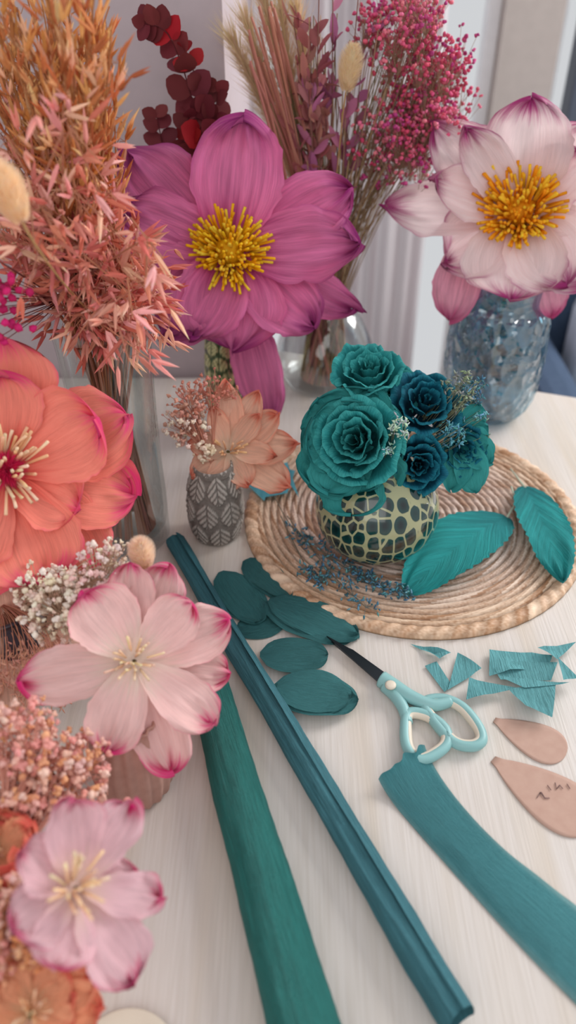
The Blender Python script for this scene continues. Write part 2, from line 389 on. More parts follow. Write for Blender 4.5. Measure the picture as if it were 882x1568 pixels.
lo = [(578, 1205), (636, 1272), (712, 1358), (800, 1455), (882, 1540), (990, 1650)]
hi = [(648, 1153), (697, 1222), (757, 1288), (820, 1340), (882, 1388), (990, 1475)]
A = catmull([T(*q) for q in lo], 8, False); B = catmull([T(*q) for q in hi], 8, False)
mb = MB(); rows = []
for i, (a, b) in enumerate(zip(A, B)):
    s_ = i/(len(A)-1); row = []; curl = max(0, 1-i/6.0)**2
    for j in range(33):
        q = j/32
        z = .0010+.0045*math.sin(pi*q)**.8+.0006*noise.noise(Vector((q*5, s_*9, 3)))+.009*curl
        p = a.lerp(b, q); p += (A[1]-A[0]).normalized()*(.004*noise.noise(Vector((q*6, 1, 2)))) if i == 0 else Vector()
        row.append(mb.add(p+Vector((0, 0, z)), (.3+.25*s_, q, .5, 1)))
    rows.append(row)
for a, b in zip(rows, rows[1:]):
    for k in range(32): mb.face(a[k], b[k], b[k+1], a[k+1])
mb.obj('crepe_paper_strip', M_strip)

# ------------------------------------------------------------------ cutouts / leaves / templates
def lay(mb, b, tip, W, z=.001, a0=2, a1=-2, **k):
    o = T(*b, z); e = T(*tip, z); d = e-o; L = d.length; d.normalize()
    mb.petal(o, d.cross(Vector((0, 0, 1))).normalized(), d, Vector((0, 0, 1)), L, W, a0, a1, **k)
mb = MB(); ell = (.5, 1, .5); zz = .0008
for b, e, w, cnt in (((362, 968), (440, 945), .034, 1), ((338, 875), (402, 952), .040, 2), ((380, 855), (444, 915), .034, 2), ((412, 918), (548, 972), .040, 3), ((398, 1002), (502, 1003), .040, 1), ((424, 1050), (540, 1066), .044, 3)):
    for i in range(cnt):
        j = (cnt-1-i)
        lay(mb, (b[0]+j*R.uniform(-6, 6), b[1]+j*2.5), (e[0]+j*R.uniform(-6, 6), e[1]+j*3.5), w, zz, a0=1, a1=-1, prof=ell, cup=0, ruf=.07, jag=.02)
        zz += .0007
mb.obj('teal_petal_cutouts', M_cut)

mb = MB(); 
for i, pl in enumerate(([(628, 987), (690, 1003), (672, 1015)], [(650, 1022), (668, 1015), (692, 1052), (680, 1062)], [(700, 1003), (736, 1030), (685, 1060)], [(748, 1000), (845, 1008), (838, 1026), (748, 1040)],
          [(750, 1018), (852, 1020), (842, 1048), (765, 1048)], [(820, 1003), (880, 990), (850, 1020)], [(716, 1048), (792, 1062), (712, 1080)], [(775, 1064), (848, 1056), (842, 1110), (800, 1096)], [(760, 1046), (868, 1058), (800, 1064)], [(850, 1018), (882, 1050), (858, 1056)])):
    P = [T(*q) for q in pl]; c0 = sum(P, Vector())/len(P); n_ = len(P); rn = R.random(); z0 = .001+.0010*i
    N_ = 8; rings = []
    for k in range(N_+1):
        f = k/N_; ring = []
        for a in range(n_):
            for s_ in range(6):
                p = c0.lerp(P[a].lerp(P[(a+1) % n_], s_/6), f)
                z = z0+.008*max(0, noise.noise(Vector((p.x*35, p.y*35, i))))*f
                ring.append(mb.add(p+Vector((0, 0, z)), (.5+(p.y-c0.y)*6, .5+(p.x-c0.x)*6, rn, 1)))
        rings.append(ring)
    for a, b in zip(rings, rings[1:]):
        for k in range(len(a)): mb.face(a[k], a[(k+1) % len(a)], b[(k+1) % len(a)], b[k])
mb.obj('crepe_paper_scraps', M_cutlt)
mb = MB()
for pl in ([(372, 745), (420, 722), (405, 775)], [(405, 720), (452, 728), (440, 765), (400, 770)], [(425, 722), (440, 715), (458, 770)]):
    P = [T(*q, .003) for q in pl]; ix = [mb.add(p+Vector((0, 0, .004*R.random()+.006)), (.5, .5+(p.x)*3, .3, 1)) for p in P]; mb.face(*ix)
mb.obj('blue_paper_scrap', petal_mat('crepe_sky_blue', C(100, 178, 195), C(100, 178, 195), C(100, 178, 195)))

t = NT('kraft_card'); nz = t.noise(t.obj(), 120.0, 4.0); M_card = t.finish(t.mix(nz, C(184, 146, 130), C(202, 168, 152)), .7, normal=t.bump(nz, .15, .0005))
M_ink = simple('pen_ink', C(130, 100, 98), .6)
for nme, b, e, w in (('cardboard_petal_template', (757, 1102), (867, 1155), .036), ('cardboard_petal_template.001', (755, 1162), (912, 1266), .047)):
    mb = MB(); lay(mb, b, e, w, .0012, 0, 0, prof=(.75, 3.2, .5), cup=0, nv=24, nu=14)
    if w > .04:
        mb.mi = 1
        for st in ([(822, 1222), (828, 1213), (834, 1222), (842, 1222)], [(838, 1202), (844, 1210)], [(850, 1198), (852, 1208), (857, 1202), (862, 1208)], [(868, 1200), (873, 1208)]):
            mb.tube([T(*q, .0019) for q in st], .0002, .0002, (0, 0, 0, 1), 4)
    ob = mb.obj(nme, [M_card, M_ink]); so = ob.modifiers.new('s', 'SOLIDIFY'); so.thickness = .0007

ser = dict(nv=44, nu=16, fold=.16, serr=.05)
mb = MB(); lay(mb, (776, 792), (617, 907), .066, .0125, 16, -18, prof=(.55, 1.6, .75), cup=.0, ruf=.06, **ser)
o = T(776, 792, .0125); mb.mi = 1; mb.tube([o+Vector((0, 0, -.001)), T(790, 770, .011), T(783, 745, .0125)], .0012, .001, C(190, 200, 180))
mb.obj('teal_paper_leaf', [M_leaf, M_vcol])
mb = MB(); lay(mb, (803, 745), (862, 893), .05, .012, 12, -12, prof=(.5, 1.7, .7), cup=.0, ruf=.07, **ser)
mb.mi = 1; mb.tube([T(805, 747, .012), T(795, 735, .013), T(782, 718, .011)], .0012, .001, C(200, 210, 190))
mb.obj('teal_paper_leaf.001', [M_leaf, M_vcol])

# ------------------------------------------------------------------ scissors
sci = empty('scissors')
t = NT('steel'); M_steel = t.finish(C(70, 74, 80), .28, metal=.9)
M_tealp = simple('teal_plastic', C(144, 192, 192), .4); M_cream = simple('cream_plastic', C(226, 214, 196), .45)
mb = MB()
plate(mb, [T(*q) for q in ((503, 984), (540, 1000), (590, 1036), (604, 1048), (590, 1058), (548, 1022))], .0030, .0014)
plate(mb, [T(*q) for q in ((500, 981), (538, 1002), (588, 1040), (604, 1056), (584, 1056), (545, 1022))], .0048, .0014)
mb.obj('blades', M_steel, sci, False)
mb = MB(); mb.mi = 0
l1 = catmull([T(*q, .006) for q in ((650, 1076), (678, 1070), (708, 1083), (732, 1112), (738, 1134), (722, 1143), (694, 1136), (664, 1104))], 8)
l2 = catmull([T(*q, .006) for q in ((626, 1092), (656, 1096), (682, 1117), (684, 1140), (662, 1158), (640, 1163), (624, 1146), (620, 1118))], 8)
mb.loop(l1, .0042, (1, 1, 1, 1), 10, 1.0); mb.loop(l2, .0042, (1, 1, 1, 1), 10, 1.0)
mb.tube(catmull([T(*q, .0068) for q in ((584, 1040), (604, 1052), (630, 1068), (662, 1080), (690, 1074))], 6, False), .0072, .0044, (1, 1, 1, 1), 10)
mb.tube(catmull([T(*q, .0055) for q in ((590, 1050), (606, 1066), (618, 1086), (624, 1108))], 6, False), .0058, .0044, (1, 1, 1, 1), 10)
mb.mi = 1
def shrink(l, r):
    c0 = sum(l, Vector())/len(l); return [p+(c0-p).normalized()*r for p in l]
mb.loop(shrink(l1, .0026), .0030, (1, 1, 1, 1), 10, 1.1); mb.loop(shrink(l2, .0026), .0030, (1, 1, 1, 1), 10, 1.1)
mb.obj('handles', [M_tealp, M_cream], sci)
mb = MB(); mb.lathe([(.0045, 0), (.0045, .0015), (.003, .0022), (.0001, .0023)], T(598, 1050, .0128), 20); mb.obj('pivot_screw', M_cream, sci)

# ------------------------------------------------------------------ flowers
def cam_axis(p, a=0, b=0):
    d = (Vector((0, 0, H))-p).normalized(); x, y, z = frame(d)
    return (d+x*a+y*b).normalized()
def flower(name, u, v, y, tilt, petals, mat, stam, root=None, kmul=1, prof=(.62, 2.6, .62), cup=.2, stemr=.0022, jag=.07, ruf=.15):
    o = Y(u, v, y); k = K(u, v, y)*kmul; ax, ay, az = frame(cam_axis(o, *tilt)); e = empty(name)
    mb = MB()
    for i, p in enumerate(petals):
        ang, L, W, e0, e1 = p[:5]; back = p[5] if len(p) > 5 else 0
        a = math.radians(ang); d = ax*math.cos(a)+ay*math.sin(a); sd = d.cross(az)
        mb.petal(o-az*back*k+d*3*k, sd, d, az, L*k, W*k, e0, e1, prof=p[6] if len(p) > 6 else prof, cup=cup, ruf=ruf, jag=jag, nv=26, nu=24, vary=.12)
    mb.obj('petals', mat, e)
    n_, Ls, spread, cols, rad, core = stam
    mb = MB()
    if core: mb.blob(o+az*rad*2.2*k, core[0]*k, core[1], .1)
    for i in range(n_):
        a = R.uniform(0, 2*pi); q = math.sqrt(R.random())
        d = ax*math.cos(a)+ay*math.sin(a); col = jc(R.choice(cols), .12)
        L = Ls*k*R.uniform(.75, 1.15); b0 = o+d*q*spread*.45*k; 
        dirv = (az*(1.35-q*.55)+d*q*.8+rv()*.2).normalized(); bnd = d*R.uniform(-.2, .2)*L+rv()*.15*L
        pts = bez(b0, b0+dirv*L*.5, b0+dirv*L*.95+bnd, 4)
        mb.tube(pts, rad*k*.8, rad*k*1.1, col, 5)
    mb.obj('stamens', M_plant, e)
    if root is not None:
        mb = MB(); pr = Vector(root)
        mb.tube(bez(o-az*.004, o-az*.03+Vector((0, 0, -.01)), Vector((pr.x*.9+o.x*.1, pr.y*.9+o.y*.1, (o.z+pr.z)/2)), 8)+[pr], stemr, stemr, C(120, 110, 70), 7)
        mb.obj('stem', M_plant, e)
    return o, (ax, ay, az), k, e

YEL = [C(255, 204, 30), C(250, 184, 16), C(255, 218, 64)]
bot = T(335, 630, 0); bot.y = .845; bot.x = -.072
flower('magenta_paper_flower', 352, 385, .80, (0, .25), [
    (140, 205, 130, 5, 22, 8), (83, 188, 138, 15, 28, 6), (28, 204, 112, 5, 8, 9), (-20, 220, 88, -5, -14, 12), (-128, 162, 118, 0, -18, 8), (192, 182, 120, -5, 0, 10),
    (165, 168, 108, 10, 12, 4), (2, 195, 116, 12, 4, 0), (-42, 170, 112, 8, -22, 2), (-88, 148, 165, 12, -28, 0), (-112, 142, 118, 14, -14, 1)],
    M_magenta, (230, 42, 72, YEL, 2.1, (24, C(245, 190, 25))), root=(bot.x, bot.y, .1), prof=(.6, 2.5, .64), ruf=.22, jag=.09)
def hang(name, b, e_, y0, y1, W, mat, par=None):
    o = Y(*b, y0); q = Y(*e_, y1); d = q-o; L = d.length; d.normalize(); n = cam_axis(o); sd = d.cross(n).normalized(); n = sd.cross(d)
    mb = MB(); mb.petal(o, sd, d, n, L, W, 8, -8, prof=(.5, 2, .6), cup=-.15, ruf=.12, jag=.06, nv=24, nu=20); mb.obj(name, mat, par)
hang('hanging_petal', (372, 470), (413, 640), .815, .79, .055, M_magenta, bpy.data.objects['magenta_paper_flower'])
jar = Vector((.247, .885, 0))
flower('white_pink_paper_flower', 795, 325, .86, (-.05, .3), [
    (133, 185, 100, 15, 25, 8), (172, 205, 88, 0, 6, 6), (83, 158, 135, 18, 30, 5), (45, 150, 115, 12, 25, 8), (5, 150, 110, 5, 5, 8), (-40, 150, 130, 0, -15, 6), (125, 148, 72, 25, 38, 2),
    (160, 140, 82, 14, 26, 0), (-150, 130, 120, 5, -20, 3), (-95, 128, 160, 8, -20, 0), (-60, 130, 130, 8, -12, 2), (38, 118, 100, 12, 25, 2)],
    M_white, (230, 46, 76, [C(255, 182, 35), C(250, 160, 20), C(255, 202, 50)], 2.3, (26, C(248, 168, 25))), root=(jar.x, jar.y, .06), prof=(.62, 2.2, .68), ruf=.19)
wp = bpy.data.objects['white_pink_paper_flower']
M_wpk = petal_mat('crepe_white_pink_back', C(240, 180, 195), C(230, 160, 182), C(185, 70, 120), e0=.7, e1=1.05)
hang('hanging_petal_1', (712, 370), (688, 492), .87, .85, .052, M_wpk, wp); hang('hanging_petal_2', (830, 400), (845, 485), .87, .85, .045, M_wpk, wp); hang('hanging_petal_3', (735, 370), (725, 460), .88, .86, .05, M_wpk, wp)

pot = Vector((-.225, .455, 0))
CRM = [C(252, 212, 170), C(255, 226, 190), C(250, 196, 152)]
o, fr, k, e = flower('coral_paper_flower', 8, 722, .48, (.1, .15), [
    (28, 210, 150, 0, 10, 14), (95, 200, 160, 5, 15, 12), (-8, 205, 140, -5, 0, 12), (-48, 205, 160, -5, -10, 10), (150, 200, 150, 0, 10, 10), (200, 200, 150, 0, 0, 10), (-110, 195, 150, 0, -10, 12),
    (32, 155, 150, 18, 15, 0), (-25, 120, 120, 12, 5, 4), (-68, 175, 155, 8, -10, 2), (100, 145, 130, 20, 25, 3), (-120, 160, 140, 8, -5, 2), (180, 150, 140, 12, 5, 2)],
    M_coral, (46, 62, 60, CRM, 2.6, None), root=(pot.x, pot.y, .06), prof=(.7, 3.4, .5), cup=.22)
mb = MB()
for i in range(500):
    d = rv().normalized(); d = (d+fr[2]*.6).normalized(); mb.hair(o+d*.005+fr[2]*.006, d, .011, .0007, jc(C(220, 45, 100), .2))
mb.blob(o+fr[2]*.006, .009, C(205, 30, 85)); mb.obj('fuzzy_center', M_plant, e)

vs1 = Vector((-.112, .352, 0))
flower('pale_pink_paper_flower', 206, 1012, .37, (.1, .1), [
    (24, 160, 92, -5, 5, 10), (-5, 158, 72, -10, -10, 14), (-66, 175, 88, -8, -12, 12), (72, 155, 88, 0, 10, 8), (193, 165, 88, 0, -5, 4), (98, 148, 78, 5, 12, 6),
    (128, 128, 112, 10, 22, 0), (-38, 152, 84, 8, -8, 0), (-106, 136, 90, 8, -12, 1), (48, 120, 84, 12, 15, 2)],
    M_pale, (26, 34, 42, [C(255, 230, 190), C(252, 212, 180)], 1.9, None), root=(vs1.x, vs1.y, .05), prof=(.62, 3.2, .5), jag=.06)
vs2 = Vector((-.165, .215, 0))
flower('lilac_pink_paper_flower', 118, 1358, .215, (.3, .25), [
    (112, 130, 100, 20, 30, 4), (64, 145, 78, 10, 15, 6), (-2, 132, 74, 5, 10, 2), (-47, 158, 104, 0, -10, 4), (-95, 108, 100, 0, -5, 6), (165, 105, 92, 10, 20, 6), (22, 95, 54, 0, 5, 9), (-140, 105, 100, 5, 5, 6)],
    M_pale2, (24, 48, 56, [C(255, 232, 195), C(255, 218, 178)], 2.6, None), root=(vs2.x, vs2.y, .05), prof=(.6, 3.4, .45), ruf=.2, jag=.08)
vc = Vector((-.072, .642, 0))
flower('peach_paper_flower', 350, 690, .655, (.15, .35), [
    (95, 105, 48, 20, 30, 5), (65, 100, 46, 15, 22, 4), (38, 95, 52, 10, 15, 5), (10, 105, 62, 5, 5, 4), (-28, 105, 62, 0, -10, 3), (-90, 62, 62, 0, -15, 3), (-140, 68, 50, 5, 0, 4), (175, 60, 46, 10, 10, 4),
    (50, 70, 36, 25, 32, 0), (120, 70, 34, 25, 30, 2), (-5, 70, 40, 15, 10, 1), (-60, 60, 48, 10, -5, 2)],
    M_peach, (16, 22, 30, [C(245, 195, 150)], 1.6, None), root=(vc.x, vc.y, .06), prof=(.6, 2.0, .7))
flower('pale_peach_paper_flower', 10, 985, .43, (.2, .3), [(a, 125+R.uniform(-12, 12), 70, 5, 15, 5) for a in range(-150, 181, 36)]+[(a, 85, 60, 20, 30, 0) for a in range(-130, 181, 60)],
       M_palepeach, (20, 25, 40, [C(240, 200, 160)], 2, None), root=(pot.x, pot.y, .06))
car = [(R.uniform(0, 360), R.uniform(45, 72), 55, R.uniform(0, 60), R.uniform(10, 70), R.uniform(0, 10)) for i in range(36)]
flower('peach_carnation', -5, 1305, .25, (.1, .2), car, M_peach2, (6, 10, 10, CRM, 2, None), root=(vs2.x-.01, vs2.y, .05), prof=(.7, 5, .4), ruf=.3, jag=.12)
car = [(a+R.uniform(-10, 10), R.uniform(90, 120), 82, 0, 5, 8) for a in range(-20, 200, 28)]+[(a+R.uniform(-10, 10), R.uniform(60, 80), 62, 6, 12, 3) for a in range(-30, 210, 40)]
flower('peach_paper_flower.001', 48, 1550, .172, (.0, .1), car, M_peach2, (16, 25, 30, CRM, 2, None), root=(vs2.x+.02, vs2.y-.02, .05), prof=(.6, 2.6, .6), ruf=.2, jag=.1)
mb = MB(); mb.lathe([(.02, 0), (.026, .0015), (.031, .004), (.030, .0045), (.024, .0025), (.0002, .002)], T(190, 1640, 0), 48); mb.obj('cream_saucer', M_cream)

# ------------------------------------------------------------------ roses
def rose(mb, o, fr, Rr, Hh, layers=((2, 240), (3, 170), (3, 150), (4, 130), (4, 115), (5, 100), (6, 85)), flare=1.0, drop=.62, nu=18, nv=14, ruf=.07):
    ax, ay, az = fr; K_ = len(layers); ph = 0
    for li, (cnt, span) in enumerate(layers):
        f = li/(K_-1); rim_ = Rr*(.10+.90*f**1.1); hh = Hh*(1-.10*(1-f)-drop*f**2.2); ph += 1.1+R.uniform(-.3, .3)
        for c_ in range(cnt):
            th0 = ph+2*pi*c_/cnt+R.uniform(-.2, .2); sd = R.uniform(0, 99); rn = R.random(); mb_rows = []; rj = R.uniform(.9, 1.08); hj = R.uniform(.93, 1.05)
            P = [(Rr*.06, 0), (rim_*(.75+.25*f), 0), (rim_*(.86+.06*f), hh*(.75+.1*f)), (rim_*(1+(.06+.14*f)*flare), hh)]
            for i in range(nv+1):
                s_ = i/nv
                b = [(1-s_)**3, 3*s_*(1-s_)**2, 3*s_*s_*(1-s_), s_**3]
                r = sum(b[q]*P[q][0] for q in range(4))*rj; h = sum(b[q]*P[q][1] for q in range(4))*hj; row = []
                for j in range(nu+1):
                    t_ = -1+2*j/nu; a = th0+math.radians(span/2)*t_*(.35+.65*s_**.6)
                    nz_ = noise.noise(Vector((t_*2+sd, s_*2, sd)))+.4*noise.noise(Vector((t_*5+sd, s_*3, sd)))
                    r2 = r*(1+.07*t_*(1 if c_ % 2 else -1))+Rr*ruf*nz_*s_**2-Rr*.10*f*s_**3*t_**4*1.2
                    h2 = h-Hh*(.10+.18*f)*s_**2*t_**4+Hh*ruf*.9*(noise.noise(Vector((t_*3+sd, 7, sd)))+.5*noise.noise(Vector((t_*9+sd, 7, sd))))*s_**3
                    r2 += Rr*.05*max(0, s_-.85)/.15*(.4+f); h2 -= Hh*.05*(max(0, s_-.85)/.15)**2*(.3+f)
                    row.append(mb.add(o+(ax*math.cos(a)+ay*math.sin(a))*r2+az*h2, (s_, (t_+1)/2, rn, 1)))
                mb_rows.append(row)
            for a, b in zip(mb_rows, mb_rows[1:]):
                for j in range(nu): mb.face(a[j], a[j+1], b[j+1], b[j])
vo = Vector((.084, .612, .0))
ros = empty('teal_rose_bouquet')
def addrose(nm, u, v, y, tilt, Rr, Hh, mats, drop=.62, layers=None, flare=1.0, ruf=.14):
    o = Y(u, v, y); fr = frame(cam_axis(o, *tilt)); mb = MB()
    o2 = o-fr[2]*Hh*.55
    if layers: rose(mb, o2, fr, Rr, Hh, layers, flare, drop, ruf=ruf)
    else: rose(mb, o2, fr, Rr, Hh, flare=flare, drop=drop, ruf=ruf)
    mb.obj(nm, mats, ros)
    mb = MB(); mb.tube(bez(o2, o2-fr[2]*.02, Vector((vo.x, vo.y, .092)), 6)+[Vector((vo.x, vo.y, .06))], .002, .002, C(40, 90, 70), 6); mb.obj(nm+'_stem', M_plant, ros)
small = ((2, 240), (3, 165), (3, 140), (4, 115), (5, 95))
big = ((2, 240), (3, 170), (3, 150), (4, 130), (4, 115), (5, 100))
addrose('rose_large', 544, 674, .590, (-.28, .1), .033, .040, M_rose, drop=.45, layers=big)
o = Y(536, 680, .60); fr = frame(cam_axis(o, -.25, .05)); k = K(535, 682, .6); mb = MB()
for a, L, W, e0, e1, bk in ((-88, 110, 104, -5, 8, 0), (-50, 96, 92, -15, -5, 0), (-135, 92, 98, 0, 12, 0), (165, 84, 98, 5, 22, 0), (125, 90, 98, 0, 18, 0), (75, 90, 98, -5, 10, 0), (30, 84, 88, -15, 0, 0), (-15, 78, 84, -20, -5, 0),
                            (-110, 84, 90, 15, 25, 8), (145, 74, 90, 18, 35, 8), (95, 76, 90, 12, 28, 8), (-60, 78, 84, 5, 15, 8), (185, 70, 84, 18, 32, 8)):
    a = math.radians(a); d = fr[0]*math.cos(a)+fr[1]*math.sin(a)
    mb.petal(o-fr[2]*(.012-bk*.0005), d.cross(fr[2]), d, fr[2], L*k, W*k, e0, e1, prof=(.6, 4, .45), cup=.2, ruf=.2, jag=.08, nv=22, nu=20, vary=.1)
mb.obj('rose_large_outer_petals', M_roselt, ros)
addrose('rose_top', 565, 572, .655, (-.1, 1.1), .027, .042, M_rose, drop=.25, layers=small, flare=.9)
addrose('rose_dark', 652, 615, .635, (.25, .55), .027, .032, M_rosedk, drop=.45, layers=small)
addrose('rose_dark_lower', 640, 712, .595, (.1, -.1), .022, .028, M_rosedk, drop=.4, layers=small)
addrose('rose_back', 600, 600, .665, (.0, .8), .025, .034, M_rose, drop=.3, layers=small)
addrose('rose_bud', 705, 690, .615, (.5, -.15), .020, .034, M_rosedk, drop=.2, layers=small, flare=.5)
o = Y(700, 672, .625); fr = frame(cam_axis(o, .3, 0)); k = K(700, 672, .625); mb = MB()
for a, L, W, e0, e1 in ((-70, 90, 54, 25, -20), (-100, 80, 50, 25, -10), (-35, 64, 52, 25, -20), (-10, 46, 46, 20, 0), (-130, 62, 40, 20, 0), (25, 48, 44, 10, 10), (60, 60, 44, 0, 10)):
    a = math.radians(a); d = fr[0]*math.cos(a)+fr[1]*math.sin(a)
    mb.petal(o+fr[2]*.004, d.cross(fr[2]), d, fr[2], L*k, W*k, e0, e1, prof=(.55, 2, .6), cup=.3, ruf=.15, jag=.05)
mb.obj('rose_bud_petals', M_roselt, ros)
mb = MB()
for (u, v, y, n_, rad, cc) in ((700, 600, .645, 50, .016, C(150, 160, 140)), (715, 640, .635, 44, .015, C(120, 180, 190)), (722, 600, .65, 30, .012, C(70, 120, 140)), (612, 655, .585, 26, .008, C(200, 222, 205)), (690, 665, .61, 30, .011, C(100, 170, 180)), (598, 690, .58, 14, .006, C(180, 215, 205)), (735, 660, .63, 20, .010, C(140, 160, 140))):
    c0 = Y(u, v, y); rt = Vector((vo.x+.01, vo.y, .1))
    for i in range(n_):
        p = c0+rv()*rad*1.2; q = p+(c0-rt).normalized()*-.015
        mb.tube([q.lerp(rt, .25), q, p], .0003, .0002, jc(C(150, 150, 120)), 3, False)
        for _ in range(4): mb.spindle(p+rv()*.002, rv(), .0048, .0009, jc(cc, .3))
mb.obj('dried_filler', M_plant, ros)

t = NT('spotted_ceramic'); vn = t.obj((1, 1, .66)); vo1 = t.n('ShaderNodeTexVoronoi'); vo1.feature = 'DISTANCE_TO_EDGE'; vo1.inputs['Scale'].default_value = 88; vo1.inputs['Randomness'].default_value = .6; t.set(vo1.inputs['Vector'], vn)
vo2 = t.n('ShaderNodeTexVoronoi'); vo2.inputs['Scale'].default_value = 88; vo2.inputs['Randomness'].default_value = .6; t.set(vo2.inputs['Vector'], vn)
msk = t.m('MULTIPLY', t.mr(vo1.outputs['Distance'], .05, .085), t.mr(vo2.outputs['Distance'], .60, .54))
c = t.mix(t.mr(vo2.outputs['Distance'], .1, .5), C(6, 22, 24), C(14, 58, 56)); c = t.mix(msk, C(168, 168, 128), c)
M_spot = t.finish(c, .14, spec=.6, coat=.6, normal=t.bump(msk, .35, .001))
mb = MB(); pr = []
for i in range(33):
    a = -pi/2+pi*.86*i/32; pr.append((max(.0585*math.cos(a), .0), .054+.054*math.sin(a)))
pr = [(.022, .0)]+[q for q in pr if q[1] > .0035]
pr += [(.021, .107), (.022, .112), (.0195, .112), (.018, .102), (.001, .099)]
mb.lathe(pr, (0, 0, 0), 64); ob = mb.obj('spotted_round_vase', M_spot); ob.location = (vo.x, vo.y, .0048)

# ------------------------------------------------------------------ vases
def relief(th, z, i):
    c_ = th*7/(2*pi); row_ = z/.028; off = .5*(int(math.floor(row_)) % 2); f = (c_+off) % 1-.5; g_ = row_ % 1
    w = .45*math.sin(pi*min(1, g_*.95+.05))**.8
    ins = abs(f) < w
    return (.0014*(.6+.4*math.cos((g_*5+abs(f)*5)*2*pi*.8)) if ins else -.0008)-(.0010 if abs(f) < .03 else 0)
t = NT('stoneware'); c, *_ = attr(t); nz = t.noise(t.obj(), 300.0, 3.0); M_stone = t.finish(t.mix(t.mr(nz, .3, .7, 0, .4), c, C(150, 142, 136)), .75, normal=t.bump(nz, .2, .0006))
def smooth_profile(P, n=6):
    q = catmull([Vector((a, b, 0)) for a, b in P], n, False); return [(max(p.x, .0002), max(p.y, 0)) for p in q]
mb = MB(); mb.lathe(smooth_profile([(.014, .0), (.022, .003), (.0265, .02), (.0275, .04), (.0255, .062), (.021, .078), (.019, .086), (.017, .0855), (.015, .07)], 14), (0, 0, 0), 220, fn=lambda th, z, i: relief(th, z, i) if .004 < z < .08 else 0,
                    cf=lambda th, z: C(184, 176, 168) if relief(th, z, 0) > .0007 else C(112, 104, 98))
ob = mb.obj('leaf_relief_ceramic_vase', M_stone); ob.location = vc
mb = MB()
def bcol(th, z):
    v_ = relief(th*1.0, z*1.6, 0); return C(206, 204, 150) if v_ > .0004 else C(62, 84, 48)
t = NT('gilded_green_glaze'); c, *_ = attr(t); M_gild = t.finish(c, .22, metal=.5, coat=.5)
mb.lathe(smooth_profile([(.016, 0), (.021, .004), (.0235, .05), (.023, .10), (.0195, .128), (.0165, .145), (.0175, .158), (.015, .157), (.012, .135)], 14), (0, 0, 0), 200, cf=bcol, fn=lambda th, z, i: relief(th*1.0, z*1.6, i)*.6 if .01 < z < .135 else 0)
ob = mb.obj('green_gold_bottle_vase', M_gild); ob.location = (bot.x, bot.y, 0)
M_gl = glass_mat('clear_glass', (.93, .95, .95, 1)); M_glb = glass_mat('blue_textured_glass', (.36, .54, .62, 1), bump=1.0, bs=75, gl=.06, extra=.10, haze=.12)
def glass(name, prof, loc, mat, n=64, fn=None):
    mb = MB(); mb.lathe(smooth_profile(prof, 8), (0, 0, 0), n, fn=fn); ob = mb.obj(name, mat); ob.location = loc; return ob
gv = Vector((-.158, .640, 0))
glass('tall_glass_vase', [(.030, 0), (.037, .002), (.038, .02), (.038, .12), (.040, .2), (.043, .235), (.0415, .235), (.0385, .2), (.0362, .12), (.036, .02), (.001, .012)], gv, M_gl)
gb = Vector((.047, .955, 0))
glass('round_glass_vase', [(.034, 0), (.050, .006), (.061, .035), (.060, .06), (.045, .092), (.034, .108), (.036, .122), (.034, .122), (.032, .108), (.043, .091), (.058, .06), (.059, .036), (.048, .009), (.001, .007)], gb, M_gl)
glass('blue_glass_jar', [(.026, 0), (.038, .003), (.050, .018), (.0565, .045), (.058, .08), (.057, .11), (.053, .135), (.044, .150), (.043, .170), (.040, .170), (.041, .15), (.050, .13), (.054, .1), (.054, .06), (.04, .012), (.001, .008)], jar, M_glb, 96,
      fn=lambda th, z, i: .0022*noise.noise(Vector((math.cos(th)*6, math.sin(th)*6, z*110))) if i < 64 and .01 < z < .14 else 0)
t = NT('terracotta'); nz = t.noise(t.obj(), 150.0, 3.0); M_terra = t.finish(t.mix(nz, C(172, 128, 116), C(196, 152, 138)), .7, normal=t.bump(nz, .2, .0006))
def pot_(name, loc, r, h, mat, ribs=0):
    mb = MB(); mb.lathe(smooth_profile([(r*.7, 0), (r*.95, h*.06), (r*1.08, h*.4), (r, h*.75), (r*.8, h*.93), (r*.85, h), (r*.75, h*.99), (r*.68, h*.8)], 8), (0, 0, 0), 96, fn=(lambda th, z, i: r*.04*math.cos(th*ribs)) if ribs else None)
    ob = mb.obj(name, mat); ob.location = loc
pot_('ribbed_terracotta_vase', vs1, .027, .078, M_terra, 18)
pot_('terracotta_vase', vs2, .034, .075, M_terra)
pot_('dark_ceramic_pot', pot, .042, .09, simple('dark_glaze', C(58, 56, 66), .25, coat=.4))

# ------------------------------------------------------------------ dried plants
def oat(mb, base, mouth, tip, n_, cols, stemc, L=.02, spread=.02, up=.2, start=.35, droop=0, fat=.085):
    mid = mouth+(mouth-base)*.5; mid.z = mouth.z+(tip.z-mouth.z)*.35
    pts = [base, mouth]+bez(mouth, mid, tip, 8)[1:]
    if droop:
        pts.append(tip+Vector((R.uniform(-.02, .03), R.uniform(-.02, .01), -droop)))
    mb.tube(pts, .0011, .0005, jc(stemc), 4, False)
    for i in range(n_):
        f = start+(1-start)*(i+R.random())/n_; q = f*(len(pts)-2)+1; a = min(int(q), len(pts)-2); p = pts[a].lerp(pts[a+1], q-a)
        off = rv()*spread; p2 = p+off; mb.tube([p, (p+p2)/2+Vector((0, 0, .004)), p2], .0003, .0003, jc(stemc), 3, False)
        d = off.normalized()*.55+Vector((0, 0, up))+(pts[a+1]-pts[a]).normalized()*.5+rv()*.35; col = jc(R.choice(cols), .22)
        for s_ in (-1, 1):
            mb.spindle(p2, d+rv()*.38, L*R.uniform(.75, 1.25), L*fat, col)
cA = [C(216, 142, 84), C(232, 168, 112), C(198, 114, 66), C(240, 188, 142)]; cB = [C(230, 142, 124), C(240, 164, 150), C(216, 118, 102), C(246, 186, 168)]
oatb = empty('dried_oat_bouquet')
